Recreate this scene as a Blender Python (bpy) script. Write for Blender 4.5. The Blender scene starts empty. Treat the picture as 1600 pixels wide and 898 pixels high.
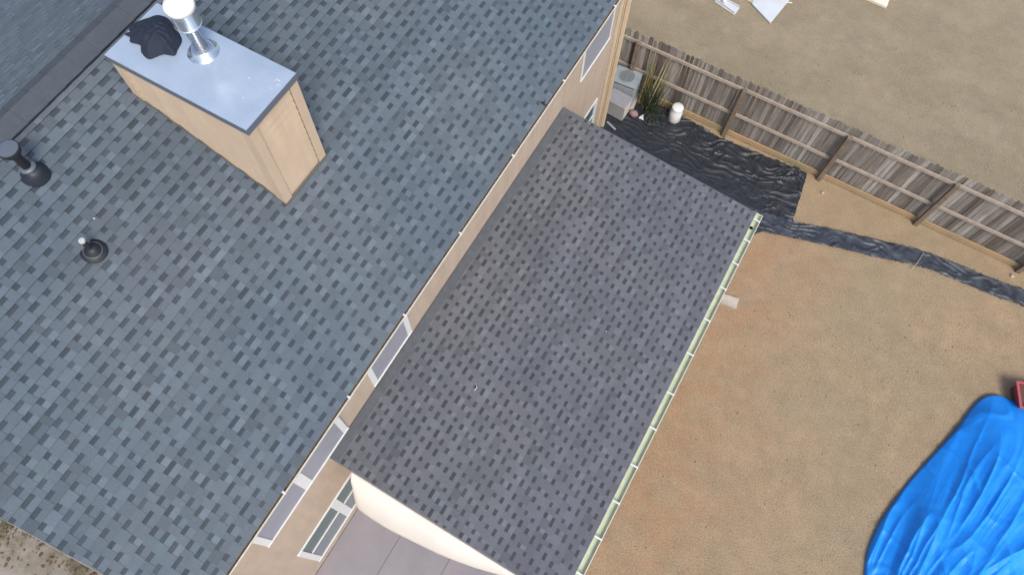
import bpy, bmesh, math, random
from mathutils import Vector, Matrix, noise
random.seed(7)
PI = math.pi
S = bpy.context.scene
COL = S.collection

# ------------------------------------------------------------------ camera
CAM_H = 15.0
R = Matrix(((0.8669223, -0.4631116, 0.1843184), (0.4981826, 0.7930945, -0.3504501), (0.0161156, 0.3956372, 0.9182655)))
cd = bpy.data.cameras.new('camera')
cam = bpy.data.objects.new('camera', cd); COL.objects.link(cam)
cam.matrix_world = Matrix.Translation((0, 0, CAM_H)) @ R.to_4x4()
cd.sensor_width = 36; cd.lens = 1139.6 / 1600 * 36; cd.clip_end = 1000; cd.clip_start = .1
S.camera = cam

# ------------------------------------------------------------------ overcast daylight
SUN_EL, SUN_AZ = math.radians(52), math.radians(-42)      # azimuth measured from +X towards +Y
w = bpy.data.worlds.new('World'); S.world = w; w.use_nodes = True
nt = w.node_tree
sky = nt.nodes.new('ShaderNodeTexSky'); sky.sky_type = 'NISHITA'; sky.sun_disc = False
sky.sun_elevation = SUN_EL; sky.sun_rotation = PI/2 - SUN_AZ
sky.air_density = 1.0; sky.dust_density = 3.0; sky.ozone_density = .8
bg = nt.nodes['Background']; bg.inputs[1].default_value = .125
nt.links.new(sky.outputs[0], bg.inputs[0])
sd = bpy.data.lights.new('sun', 'SUN'); sd.energy = 1.45; sd.angle = math.radians(20); sd.color = (1, .95, .88)
sun = bpy.data.objects.new('sun', sd); COL.objects.link(sun)
dirv = Vector((math.cos(SUN_EL)*math.cos(SUN_AZ), math.cos(SUN_EL)*math.sin(SUN_AZ), math.sin(SUN_EL)))
sun.rotation_euler = dirv.to_track_quat('Z', 'Y').to_euler(); sun.location = dirv*40
S.view_settings.view_transform = 'Standard'; S.view_settings.look = 'None'
S.view_settings.exposure = 0.67; S.view_settings.gamma = 1; S.view_settings.use_curve_mapping = False
S.render.engine = 'CYCLES'

# ------------------------------------------------------------------ helpers
def link(name, me, m, parent=None):
    o = bpy.data.objects.new(name, me); COL.objects.link(o)
    if m is not None: me.materials.append(m)
    if parent is not None: o.parent = parent
    return o
def obj(name, bm, m, parent=None, smooth=False, bevel=0):
    if bevel: bmesh.ops.bevel(bm, geom=[e for e in bm.edges], offset=bevel, segments=2, affect='EDGES', profile=.5)
    me = bpy.data.meshes.new(name); bm.to_mesh(me); bm.free()
    if smooth:
        for p in me.polygons: p.use_smooth = True
    return link(name, me, m, parent)
def empty(name, loc=(0, 0, 0)):
    o = bpy.data.objects.new(name, None); COL.objects.link(o); o.location = loc; o.empty_display_size = .2; return o
def tag(o, label, cat, group=None):
    o['label'] = label; o['category'] = cat
    if group: o['group'] = group
    return o
def struct(o): o['kind'] = 'structure'; return o
def stuff(o, label=None, cat=None):
    o['kind'] = 'stuff'
    if label: o['label'] = label; o['category'] = cat
    return o
def box(bm, x0, x1, y0, y1, z0, z1, M=None):
    vs = [Vector((x, y, z)) for z in (z0, z1) for y in (y0, y1) for x in (x0, x1)]
    if M is not None: vs = [M @ v for v in vs]
    v = [bm.verts.new(p) for p in vs]
    for f in ((0,2,3,1),(4,5,7,6),(0,1,5,4),(2,6,7,3),(0,4,6,2),(1,3,7,5)): bm.faces.new([v[i] for i in f])
def B(*a, **k):
    bm = bmesh.new(); box(bm, *a, **k); return bm
def obox(bm, p, q, wd, ht, up=Vector((0, 0, 1))):
    "bar from p to q, wd wide, ht high"
    p, q = Vector(p), Vector(q); d = (q-p); L = d.length; d.normalize()
    s = d.cross(up); s.normalize(); u = s.cross(d)
    M = Matrix((s, d, u)).transposed().to_4x4(); M.translation = p
    box(bm, -wd/2, wd/2, 0, L, -ht/2, ht/2, M=M)
def tube(bm, pts, rs, n=12, cap=True):
    pts = [Vector(p) for p in pts]
    if not hasattr(rs, '__len__'): rs = [rs]*len(pts)
    rings = []
    for i, p in enumerate(pts):
        d = (pts[min(i+1, len(pts)-1)] - pts[max(i-1, 0)]).normalized()
        a = d.orthogonal().normalized() if abs(d.z) < .9 else Vector((1, 0, 0))
        a = (a - d*a.dot(d)).normalized(); b = d.cross(a)
        rings.append([bm.verts.new(p + (a*math.cos(t) + b*math.sin(t))*rs[i]) for t in [2*PI*k/n for k in range(n)]])
    for r0, r1 in zip(rings, rings[1:]):
        for k in range(n): bm.faces.new((r0[k], r0[(k+1) % n], r1[(k+1) % n], r1[k]))
    if cap: bm.faces.new(rings[0][::-1]); bm.faces.new(rings[-1])
def lathe(bm, prof, n=32, c=(0, 0, 0)):
    "prof: (r, z) list"
    rings = [[bm.verts.new((c[0]+r*math.cos(2*PI*k/n), c[1]+r*math.sin(2*PI*k/n), c[2]+z)) for k in range(n)] for r, z in prof]
    for r0, r1 in zip(rings, rings[1:]):
        for k in range(n): bm.faces.new((r0[k], r0[(k+1) % n], r1[(k+1) % n], r1[k]))
    bm.faces.new(rings[0][::-1]); bm.faces.new(rings[-1])
def prism(bm, poly, z0, z1):
    a = [bm.verts.new((x, y, z0)) for x, y in poly]; b = [bm.verts.new((x, y, z1)) for x, y in poly]
    n = len(poly); bm.faces.new(a[::-1]); bm.faces.new(b)
    for i in range(n): bm.faces.new((a[i], a[(i+1) % n], b[(i+1) % n], b[i]))
def fbm(p, o=4, s=1.0):
    v, a, t = 0, 1, 0
    for k in range(o):
        v += a*noise.noise(Vector(p)*s*(2**k)); t += a; a *= .5
    return v/t
def lerp(a, b, t): return a + (b-a)*t
def resample(pts, n):
    pts = [Vector(p) for p in pts]; d = [0]
    for a, b in zip(pts, pts[1:]): d.append(d[-1] + (b-a).length)
    out = []
    for k in range(n):
        t = d[-1]*k/(n-1); i = 0
        while i < len(pts)-2 and d[i+1] < t: i += 1
        f = (t-d[i])/max(1e-9, d[i+1]-d[i])
        # catmull-rom
        p0, p1, p2, p3 = pts[max(i-1, 0)], pts[i], pts[i+1], pts[min(i+2, len(pts)-1)]
        out.append(.5*((2*p1) + (p2-p0)*f + (2*p0-5*p1+4*p2-p3)*f*f + (3*p1-p0-3*p2+p3)*f**3))
    return out

# ------------------------------------------------------------------ materials
def mat(name, col, rough=.8, metal=0, spec=.5, var=0, vscale=8, bump=0, bscale=60, col2=None, coat=0, trans=0):
    m = bpy.data.materials.new(name); m.use_nodes = True
    n, l = m.node_tree.nodes, m.node_tree.links
    b = n['Principled BSDF']; b.inputs['Roughness'].default_value = rough; b.inputs['Metallic'].default_value = metal
    b.inputs['Specular IOR Level'].default_value = spec; b.inputs['Base Color'].default_value = (*col, 1)
    if coat: b.inputs['Coat Weight'].default_value = coat
    tc = n.new('ShaderNodeTexCoord')
    if var or col2:
        nz = n.new('ShaderNodeTexNoise'); nz.inputs['Scale'].default_value = vscale; nz.inputs['Detail'].default_value = 6
        nz.inputs['Roughness'].default_value = .65
        l.new(tc.outputs['Object'], nz.inputs[0])
        mx = n.new('ShaderNodeMixRGB'); c2 = col2 or tuple(c*(1-var) for c in col)
        rp = n.new('ShaderNodeValToRGB'); rp.color_ramp.elements[0].position = .35; rp.color_ramp.elements[1].position = .65
        l.new(nz.outputs[0], rp.inputs[0]); l.new(rp.outputs[0], mx.inputs[0])
        mx.inputs[1].default_value = (*c2, 1); mx.inputs[2].default_value = (*col, 1)
        l.new(mx.outputs[0], b.inputs['Base Color'])
    if bump:
        nb = n.new('ShaderNodeTexNoise'); nb.inputs['Scale'].default_value = bscale; nb.inputs['Detail'].default_value = 5
        l.new(tc.outputs['Object'], nb.inputs[0])
        bp = n.new('ShaderNodeBump'); bp.inputs['Strength'].default_value = bump; bp.inputs['Distance'].default_value = .02
        l.new(nb.outputs[0], bp.inputs['Height']); l.new(bp.outputs[0], b.inputs['Normal'])
    return m

def shingle_mat(name, base, tint2, tint3):
    "asphalt granules; the tone of each tab comes from the face attribute 'tone'"
    m = bpy.data.materials.new(name); m.use_nodes = True
    n, l = m.node_tree.nodes, m.node_tree.links
    b = n['Principled BSDF']; b.inputs['Roughness'].default_value = .78; b.inputs['Specular IOR Level'].default_value = .35
    at = n.new('ShaderNodeAttribute'); at.attribute_name = 'tone'
    tc = n.new('ShaderNodeTexCoord')
    big = n.new('ShaderNodeTexNoise'); big.inputs['Scale'].default_value = .55; big.inputs['Detail'].default_value = 4
    mid = n.new('ShaderNodeTexNoise'); mid.inputs['Scale'].default_value = 3.2; mid.inputs['Detail'].default_value = 3
    gr = n.new('ShaderNodeTexNoise'); gr.inputs['Scale'].default_value = 190; gr.inputs['Detail'].default_value = 2
    for x in (big, mid, gr): l.new(tc.outputs['Object'], x.inputs[0])
    r1 = n.new('ShaderNodeValToRGB'); r1.color_ramp.elements[0].position = .38; r1.color_ramp.elements[1].position = .62
    l.new(big.outputs[0], r1.inputs[0])
    m1 = n.new('ShaderNodeMixRGB'); m1.inputs[1].default_value = (*base, 1); m1.inputs[2].default_value = (*tint2, 1)
    l.new(r1.outputs[0], m1.inputs[0])
    r2 = n.new('ShaderNodeValToRGB'); r2.color_ramp.elements[0].position = .6; r2.color_ramp.elements[1].position = .8
    l.new(mid.outputs[0], r2.inputs[0])
    m2 = n.new('ShaderNodeMixRGB'); m2.inputs[2].default_value = (*tint3, 1)
    l.new(m1.outputs[0], m2.inputs[1]); l.new(r2.outputs[0], m2.inputs[0])
    mul = n.new('ShaderNodeMixRGB'); mul.blend_type = 'MULTIPLY'; mul.inputs[0].default_value = 1
    l.new(m2.outputs[0], mul.inputs[1]); l.new(at.outputs['Color'], mul.inputs[2])
    mr = n.new('ShaderNodeMapRange'); mr.inputs[1].default_value = .3; mr.inputs[2].default_value = .7
    mr.inputs[3].default_value = .72; mr.inputs[4].default_value = 1.28
    l.new(gr.outputs[0], mr.inputs[0])
    mg = n.new('ShaderNodeMixRGB'); mg.blend_type = 'MULTIPLY'; mg.inputs[0].default_value = 1
    l.new(mul.outputs[0], mg.inputs[1]); l.new(mr.outputs[0], mg.inputs[2])
    l.new(mg.outputs[0], b.inputs['Base Color'])
    bp = n.new('ShaderNodeBump'); bp.inputs['Strength'].default_value = .5; bp.inputs['Distance'].default_value = .003
    l.new(gr.outputs[0], bp.inputs['Height']); l.new(bp.outputs[0], b.inputs['Normal'])
    return m

M_ROOF = shingle_mat('shingles_blue_grey', (.096, .124, .153), (.110, .134, .158), (.096, .140, .154))
M_ROOF2 = shingle_mat('shingles_violet_grey', (.120, .129, .150), (.130, .136, .152), (.108, .140, .150))
M_RIDGE = mat('ridge_vent_grey', (.074, .089, .108), .85, var=.15, vscale=14, bump=.4, bscale=150)
M_WALL = mat('tan_siding', (.465, .375, .295), .65, var=.08, vscale=3)
M_CHIM = mat('peach_siding', (.56, .44, .32), .65, var=.07, vscale=4)
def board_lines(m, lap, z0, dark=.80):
    "thin darker line where one siding board laps the next, plus faint streaks"
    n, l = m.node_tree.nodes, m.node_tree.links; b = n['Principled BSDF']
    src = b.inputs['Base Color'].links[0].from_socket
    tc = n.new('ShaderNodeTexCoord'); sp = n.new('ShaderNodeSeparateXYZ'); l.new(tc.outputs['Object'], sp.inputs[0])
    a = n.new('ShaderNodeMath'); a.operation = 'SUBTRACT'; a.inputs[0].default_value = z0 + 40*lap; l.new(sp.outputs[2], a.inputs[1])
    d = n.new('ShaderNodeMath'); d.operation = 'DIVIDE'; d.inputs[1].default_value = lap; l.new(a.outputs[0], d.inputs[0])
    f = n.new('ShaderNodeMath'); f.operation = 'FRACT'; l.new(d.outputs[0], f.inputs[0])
    mr = n.new('ShaderNodeMapRange'); mr.inputs[1].default_value = 0; mr.inputs[2].default_value = .12; mr.inputs[3].default_value = dark; mr.inputs[4].default_value = 1  # base colour darkened just below each board lap
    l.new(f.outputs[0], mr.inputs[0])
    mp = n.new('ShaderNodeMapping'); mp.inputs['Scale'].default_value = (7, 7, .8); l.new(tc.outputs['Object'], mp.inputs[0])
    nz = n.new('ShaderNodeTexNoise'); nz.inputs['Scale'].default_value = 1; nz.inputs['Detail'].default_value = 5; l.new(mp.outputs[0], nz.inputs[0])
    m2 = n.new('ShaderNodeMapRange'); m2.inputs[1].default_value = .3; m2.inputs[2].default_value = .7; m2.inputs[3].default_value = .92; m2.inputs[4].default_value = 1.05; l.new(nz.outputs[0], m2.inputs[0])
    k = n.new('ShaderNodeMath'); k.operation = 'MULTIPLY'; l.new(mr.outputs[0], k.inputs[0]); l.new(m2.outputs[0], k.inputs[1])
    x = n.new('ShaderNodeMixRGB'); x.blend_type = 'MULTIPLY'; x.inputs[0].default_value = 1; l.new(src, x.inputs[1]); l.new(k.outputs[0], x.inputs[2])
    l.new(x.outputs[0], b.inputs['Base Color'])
M_CHIMT = mat('peach_trim', (.56, .44, .32), .65, var=.07, vscale=4)
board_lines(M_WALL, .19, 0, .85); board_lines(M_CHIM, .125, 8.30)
M_TRIMC = mat('cream_trim', (.60, .485, .345), .55, var=.08, vscale=6)
M_WHITE = mat('white_vinyl', (.74, .76, .76), .4, var=.06, vscale=9)
M_GUTW = mat('white_gutter_paint', (.68, .67, .58), .4, var=.15, vscale=12)
M_GUTG = mat('gutter_inside_algae', (.45, .53, .36), .55, col2=(.57, .62, .46), vscale=9)
M_GUTD = mat('gutter_dirt', (.13, .10, .075), .95, col2=(.28, .22, .17), vscale=25)
M_GLASS = mat('window_glass', (.20, .235, .27), .12, spec=.8, var=.12, vscale=1.5)
M_SCREEN = mat('window_screen', (.30, .31, .36), .5, var=.08, vscale=5)
M_TEAL = mat('dark_pane', (.085, .145, .14), .1, spec=.8)
M_CAP = mat('galvanised_cap', (.46, .55, .66), .38, metal=.3, col2=(.40, .49, .60), vscale=3, bump=.15, bscale=7)
M_CAPD = mat('cap_edge', (.17, .20, .24), .5, metal=.4)
M_FLUE = mat('flue_steel', (.66, .70, .74), .2, metal=.9)
M_FLUEW = mat('flue_white_top', (.86, .86, .84), .35)
M_FLASH = mat('dark_flashing', (.10, .09, .08), .7)
M_BLACK = mat('black_rubber', (.018, .022, .028), .55)
M_VENT = mat('dark_vent_metal', (.020, .027, .040), .5)
M_VENTG = mat('vent_cover_grey', (.13, .155, .185), .5, metal=.2)
M_BAG = mat('navy_cloth', (.011, .018, .036), .8, bump=.5, bscale=12)
M_FENCE = None
M_POST = mat('post_wood', (.15, .108, .075), .9, col2=(.22, .175, .13), vscale=6, bump=.4, bscale=40)
M_RAIL = mat('rail_wood', (.40, .345, .29), .9, col2=(.30, .25, .205), vscale=5, bump=.3, bscale=40)
M_KICK = mat('kickboard_wood', (.42, .27, .15), .9, col2=(.27, .235, .13), vscale=1.3, bump=.3, bscale=30)
M_TARP = None
M_PLASTIC = mat('black_plastic_sheet', (.019, .022, .028), .46, col2=(.028, .032, .042), vscale=5, spec=.5)
M_PLASTIC2 = mat('dusty_plastic_sheet', (.022, .027, .036), .44, col2=(.060, .072, .095), vscale=4.2, spec=.5)
M_AC = mat('grey_painted_metal', (.36, .36, .37), .5, var=.15, vscale=8)
M_AC2 = mat('pale_grey_metal', (.30, .34, .37), .5, var=.15, vscale=8)
M_ACD = mat('grille_dark', (.07, .08, .09), .6)
M_CONC = mat('concrete_block', (.52, .47, .41), .9, var=.15, vscale=20, bump=.3, bscale=60)
M_RED = mat('red_plastic', (.36, .060, .075), .5, var=.2, vscale=10)
M_SOIL = mat('brown_soil', (.11, .06, .04), .95, bump=.5, bscale=30)
M_SHADE = mat('cream_canvas', (.66, .625, .57), .7, var=.06, vscale=2)
M_CANE = mat('pale_cane', (.50, .44, .28), .7)
M_CANE2 = mat('yellow_cane', (.28, .24, .08), .75)
M_LEAFG = mat('grass_blade', (.022, .048, .034), .6, col2=(.06, .07, .03), vscale=6)
M_PINK = mat('dusty_pink_plastic', (.33, .22, .25), .5)
M_ROCK = mat('pale_rock', (.45, .38, .30), .9, var=.2, vscale=20)

# fence boards: every board its own weathered tone (attribute) with grain
def fence_mat():
    m = bpy.data.materials.new('weathered_pickets'); m.use_nodes = True
    n, l = m.node_tree.nodes, m.node_tree.links
    b = n['Principled BSDF']; b.inputs['Roughness'].default_value = .92; b.inputs['Specular IOR Level'].default_value = .2
    at = n.new('ShaderNodeAttribute'); at.attribute_name = 'tone'
    tc = n.new('ShaderNodeTexCoord'); mp = n.new('ShaderNodeMapping'); mp.inputs['Scale'].default_value = (26, 26, 2.2)
    nz = n.new('ShaderNodeTexNoise'); nz.inputs['Scale'].default_value = 1; nz.inputs['Detail'].default_value = 5
    l.new(tc.outputs['Object'], mp.inputs[0]); l.new(mp.outputs[0], nz.inputs[0])
    mr = n.new('ShaderNodeMapRange'); mr.inputs[1].default_value = .3; mr.inputs[2].default_value = .7; mr.inputs[3].default_value = .74; mr.inputs[4].default_value = 1.26
    l.new(nz.outputs[0], mr.inputs[0])
    mg = n.new('ShaderNodeMixRGB'); mg.blend_type = 'MULTIPLY'; mg.inputs[0].default_value = 1
    l.new(at.outputs['Color'], mg.inputs[1]); l.new(mr.outputs[0], mg.inputs[2]); l.new(mg.outputs[0], b.inputs['Base Color'])
    return m
M_FENCE = fence_mat()

def tarp_mat():
    m = mat('blue_tarp', (.009, .255, .87), .5, spec=.4, col2=(.014, .285, .90), vscale=3, bump=.45, bscale=7)
    return m
M_TARP = tarp_mat()

def ground_mat():
    m = bpy.data.materials.new('dormant_grass_and_clay'); m.use_nodes = True
    n, l = m.node_tree.nodes, m.node_tree.links
    b = n['Principled BSDF']; b.inputs['Roughness'].default_value = .95; b.inputs['Specular IOR Level'].default_value = .1
    tc = n.new('ShaderNodeTexCoord')
    def nz(s, d=6, r=.6):
        x = n.new('ShaderNodeTexNoise'); x.inputs['Scale'].default_value = s; x.inputs['Detail'].default_value = d; x.inputs['Roughness'].default_value = r
        l.new(tc.outputs['Object'], x.inputs[0]); return x.outputs[0]
    def ramp(v, a, b_):
        r = n.new('ShaderNodeMapRange'); r.interpolation_type = 'SMOOTHSTEP'; r.inputs[1].default_value = a; r.inputs[2].default_value = b_
        l.new(v, r.inputs[0]); return r.outputs[0]
    def mix(f, a, b_, mode='MIX'):
        x = n.new('ShaderNodeMixRGB'); x.blend_type = mode
        if isinstance(f, float): x.inputs[0].default_value = f
        else: l.new(f, x.inputs[0])
        for i, v in ((1, a), (2, b_)):
            if isinstance(v, tuple): x.inputs[i].default_value = (*v, 1)
            else: l.new(v, x.inputs[i])
        return x.outputs[0]
    def math_(op, a, b_):
        x = n.new('ShaderNodeMath'); x.operation = op
        for i, v in ((0, a), (1, b_)):
            if isinstance(v, (float, int)): x.inputs[i].default_value = v
            else: l.new(v, x.inputs[i])
        return x.outputs[0]
    sp = n.new('ShaderNodeSeparateXYZ'); l.new(tc.outputs['Object'], sp.inputs[0])
    straw = mix(ramp(nz(1.1), .38, .62), (.375, .279, .178), (.335, .256, .166))
    straw = mix(ramp(nz(.35, 3), .42, .62), straw, (.335, .264, .172))
    # bare orange clay by the lower gutter, fading away from the house
    dx = math_('ADD', sp.outputs[0], math_('MULTIPLY', nz(.5, 5), 4.0))
    clay = math_('SUBTRACT', 1.0, ramp(dx, 2.8, 6.6))
    clay = math_('MULTIPLY', clay, ramp(nz(1.6, 6, .7), .35, .62))
    dy = ramp(sp.outputs[1], 10.8, 9.6)
    clay = math_('MULTIPLY', clay, math_('SUBTRACT', 1.0, ramp(sp.outputs[1], 9.8, 10.6)))
    c = mix(clay, straw, (.37, .240, .145))
    # neighbour's lawn beyond the fence: duller and more olive
    far = ramp(sp.outputs[1], 11.9, 12.1)
    olive = mix(ramp(nz(.6, 5), .4, .6), (.290, .242, .165), (.325, .272, .188))
    c = mix(far, c, olive)
    # grain: specks of straw and dark gaps
    g = nz(34, 6, .75); mr = n.new('ShaderNodeMapRange'); mr.inputs[1].default_value = .3; mr.inputs[2].default_value = .7; mr.inputs[3].default_value = .58; mr.inputs[4].default_value = 1.38
    l.new(g, mr.inputs[0]); c = mix(1.0, c, mr.outputs[0], 'MULTIPLY')
    g2 = nz(2.6, 7, .72); mr2 = n.new('ShaderNodeMapRange'); mr2.inputs[1].default_value = .3; mr2.inputs[2].default_value = .7; mr2.inputs[3].default_value = .87; mr2.inputs[4].default_value = 1.10
    l.new(g2, mr2.inputs[0]); c = mix(1.0, c, mr2.outputs[0], 'MULTIPLY')
    l.new(c, b.inputs['Base Color'])
    bp = n.new('ShaderNodeBump'); bp.inputs['Strength'].default_value = .7; bp.inputs['Distance'].default_value = .03
    l.new(g, bp.inputs['Height']); l.new(bp.outputs[0], b.inputs['Normal'])
    return m
M_GROUND = ground_mat()
M_PATIO = mat('stained_concrete', (.235, .225, .245), .8, col2=(.285, .262, .280), vscale=1.4, bump=.15, bscale=30)
M_JOINT = mat('patio_joint', (.13, .12, .13), .9)
M_SIDE = mat('gravel_and_leaves', (.30, .28, .25), .95, col2=(.14, .125, .085), vscale=1.6, bump=.6, bscale=20)

# ------------------------------------------------------------------ ground
bm = bmesh.new(); v = [bm.verts.new(p) for p in ((-200, -200, 0), (200, -200, 0), (200, 200, 0), (-200, 200, 0))]; bm.faces.new(v)
struct(obj('ground', bm, M_GROUND))
bm = bmesh.new(); v = [bm.verts.new(p) for p in ((-14, -9, .004), (-3.6, -9, .004), (-3.6, -1.2, .004), (-14, -1.2, .004))]; bm.faces.new(v)
struct(obj('side_yard', bm, M_SIDE))
struct(obj('patio', B(-3.25, .62, -4.5, 7.9, -.05, .10), M_PATIO))
bm = bmesh.new()
for x in (-2.25, -1.2, -.15): box(bm, x-.006, x+.006, -4.5, 7.9, .1, .104)
for y in (-3.4, -1.75, 1.4): 
    for a, b_ in ((-3.25, -2.256), (-2.244, -1.206), (-1.194, -.156), (-.144, .62)): box(bm, a, b_, y-.006, y+.006, .1, .104)
struct(obj('patio_joint', bm, M_JOINT))

# loose straw lying on the lawn: nobody could count it
def straw_field():
    verts, faces = [], []
    rnd = random.Random(3)
    def ok(x, y):
        if x < .9 and y < 11.9 and not (x > -3 and y > 11.95): return False
        if 11.85 < y < 12.1: return False
        return True
    for k in range(52000):
        x = rnd.uniform(-3.5, 10); y = rnd.uniform(-1, 19)
        if y > 12: x = rnd.uniform(-3.5, 12)
        if not ok(x, y): continue
        a = rnd.uniform(0, PI); L = rnd.uniform(.015, .045); wd = rnd.uniform(.002, .0045)
        cx, sx = math.cos(a), math.sin(a); z = rnd.uniform(.004, .010); z2 = z + rnd.uniform(0, .018)
        i = len(verts)
        verts += [(x - sx*wd, y + cx*wd, z), (x + sx*wd, y - cx*wd, z), (x + cx*L, y + sx*L, z2)]
        faces.append((i, i+1, i+2))
    me = bpy.data.meshes.new('dry_grass'); me.from_pydata(verts, [], faces)
    m = mat('straw', (.44, .35, .23), .9, col2=(.24, .18, .11), vscale=30)
    stuff(link('dry_grass', me, m), 'short straw coloured blades of dormant grass over the lawn', 'grass')
straw_field()
def clods(name, label, n, fx, col, sz):
    rnd = random.Random(11); bm = bmesh.new()
    for k in range(n):
        x, y = fx(rnd); s = rnd.uniform(*sz)
        M = Matrix.Translation((x, y, s*.15)) @ Matrix.Rotation(rnd.uniform(0, 6), 4, 'Z') @ Matrix.Diagonal((1, rnd.uniform(.4, .9), .5, 1))
        bmesh.ops.create_icosphere(bm, subdivisions=1, radius=s, matrix=M)
    stuff(obj(name, bm, mat(name, col, .95, var=.4, vscale=5)), label, 'debris')
clods('dark_clods', 'small dark clods and leaf bits dotted over the tan lawn', 460,
      lambda r: (r.uniform(1.6, 6.5), r.uniform(2, 9.5)) if r.random() < .45 else (r.uniform(-1.5, 9), r.uniform(12.3, 17)), (.16, .11, .07), (.006, .021))
bm = bmesh.new(); rs = random.Random(14)
for k in range(2600):
    cx_, cy_ = rs.choice(((-8.2, -2.9), (-7.2, -3.2), (-6.3, -2.6), (-5.6, -2.9), (-5.0, -2.5), (-9.0, -3.4), (-6.8, -4.1)))
    x_, y_ = rs.gauss(cx_, .28), rs.gauss(cy_, .22); a_ = rs.uniform(0, 2*PI); L_ = rs.uniform(.02, .05); z_ = rs.uniform(.01, .16)
    d_ = Vector((math.cos(a_), math.sin(a_), rs.uniform(-.3, .5)))*L_; e_ = Vector((-math.sin(a_), math.cos(a_), rs.uniform(-.4, .4)))*L_*.5; p_ = Vector((x_, y_, z_))
    bm.faces.new([bm.verts.new(q_) for q_ in (p_-d_, p_-e_, p_+d_, p_+e_)])
stuff(obj('ground_cover', bm, mat('olive_leaf', (.10, .115, .05), .8, col2=(.15, .095, .055), vscale=3)), 'low olive and brown ground cover in the side yard', 'ground cover')
clods('fallen_leaves', 'brown leaves and gravel in the side yard past the roof end', 420,
      lambda r: (r.uniform(-10, -4), r.uniform(-4.6, -1.6)), (.16, .10, .06), (.02, .06))

# ------------------------------------------------------------------ shingled slope
def shingle_slope(name, O, U, V, N, L, span, m, parent, expo=.140, seed=1, cell=.25, thick=.10, dash=.58):
    """O lower corner at the eave, U along the eave, V up the slope, N outwards; span(v) -> (u0, u1)"""
    rnd = random.Random(seed)
    verts, faces, tones = [], [], []
    P = lambda u, v, h: O + U*u + V*v + N*h
    def quad(a, b, c, d, t):
        i = len(verts); verts.extend((a, b, c, d)); faces.append((i, i+1, i+2, i+3)); tones.append(t)
    ncourse = int(math.ceil(L/expo))
    # repeating tooth pattern of one 1 m shingle
    pats = []
    for k in range(5):
        r2 = random.Random(100+k); cells = []
        for c in range(4):
            g = r2.choice((.075, .10, .12, .15))*cell/.215; t = cell - g + r2.uniform(-.035, .035); cells.append((g, t))
        s = sum(g+t for g, t in cells); f = 4*cell/s
        pats.append([(g*f, t*f) for g, t in cells])
    for j in range(ncourse):
        v0 = j*expo; v1 = min(v0+expo, L); u0, u1 = span((v0+v1)/2)
        h0, h1 = .018, .002
        off = (j*.437*cell*4 + rnd.uniform(-.02, .02)) % (4*cell)
        u = u0 - off; 
        rowt = rnd.uniform(.96, 1.04)
        shade = 1.0; cnt = 0
        while u < u1:
            pat = pats[rnd.randrange(5)]
            st = rnd.choice((.91, .98, 1.0, 1.04)) * rnd.uniform(.97, 1.03)
            for g, t in pat:
                # the gap: lower layer with a dark granule band at its top and light granules below
                a, b_ = max(u, u0), min(u+g, u1)
                if b_ > a:
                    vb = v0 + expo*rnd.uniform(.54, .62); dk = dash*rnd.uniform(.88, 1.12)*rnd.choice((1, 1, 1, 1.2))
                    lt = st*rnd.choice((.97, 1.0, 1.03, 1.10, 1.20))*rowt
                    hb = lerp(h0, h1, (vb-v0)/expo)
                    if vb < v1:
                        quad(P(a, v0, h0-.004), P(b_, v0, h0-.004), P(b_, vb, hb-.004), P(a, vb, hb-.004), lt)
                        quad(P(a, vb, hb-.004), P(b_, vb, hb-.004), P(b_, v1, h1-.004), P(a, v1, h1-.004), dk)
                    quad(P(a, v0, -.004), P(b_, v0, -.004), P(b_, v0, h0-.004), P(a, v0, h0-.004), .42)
                # the tooth
                a, b_ = max(u+g, u0), min(u+g+t, u1)
                if b_ > a:
                    tt = st*rnd.uniform(.93, 1.05)*rowt
                    if rnd.random() < .13: tt *= .86
                    elif rnd.random() < .10: tt *= 1.07
                    e = .002
                    q = (P(a+e, v0, h0), P(b_-e, v0, h0), P(b_, v1, h1), P(a, v1, h1))
                    if b_ - a < 2.5*e: q = (P(a, v0, h0), P(b_, v0, h0), P(b_, v1, h1), P(a, v1, h1))
                    quad(*q, tt)
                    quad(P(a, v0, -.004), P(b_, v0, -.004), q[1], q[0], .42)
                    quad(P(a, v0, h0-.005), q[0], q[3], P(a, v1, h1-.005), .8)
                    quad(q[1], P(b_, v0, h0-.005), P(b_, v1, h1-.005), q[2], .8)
                u += g + t
                if u > u1: break
    me = bpy.data.meshes.new(name); me.from_pydata([tuple(p) for p in verts], [], faces)
    at = me.attributes.new('tone', 'FLOAT_COLOR', 'FACE')
    for i, t in enumerate(tones): at.data[i].color = (t, t*(1.0 if t > .7 else 1.02), t*(1.0 if t > .7 else 1.05), 1)
    return link(name, me, m, parent)

# ------------------------------------------------------------------ the house
XW = -3.27                       # garden-side wall plane
XE, ZE = -2.93, 5.85             # main eave
XR = -7.46; PITCH = .47; ZR = ZE + PITCH*(XE-XR)
YL, YR = -1.93, 10.75            # rakes
WY0, WY1 = -1.66, 10.47          # wall ends
house = tag(empty('house', (XW, WY0, 0)), 'two storey tan house under a blue grey shingle roof, with chimney and low porch roof', 'house')
H = []
def hp(o):                        # parent to the house without moving
    o.parent = house; o.matrix_parent_inverse = Matrix.Translation((-XW, -WY0, 0)); return o
def roof_z(x): return ZE + PITCH*(XE - x)

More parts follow.
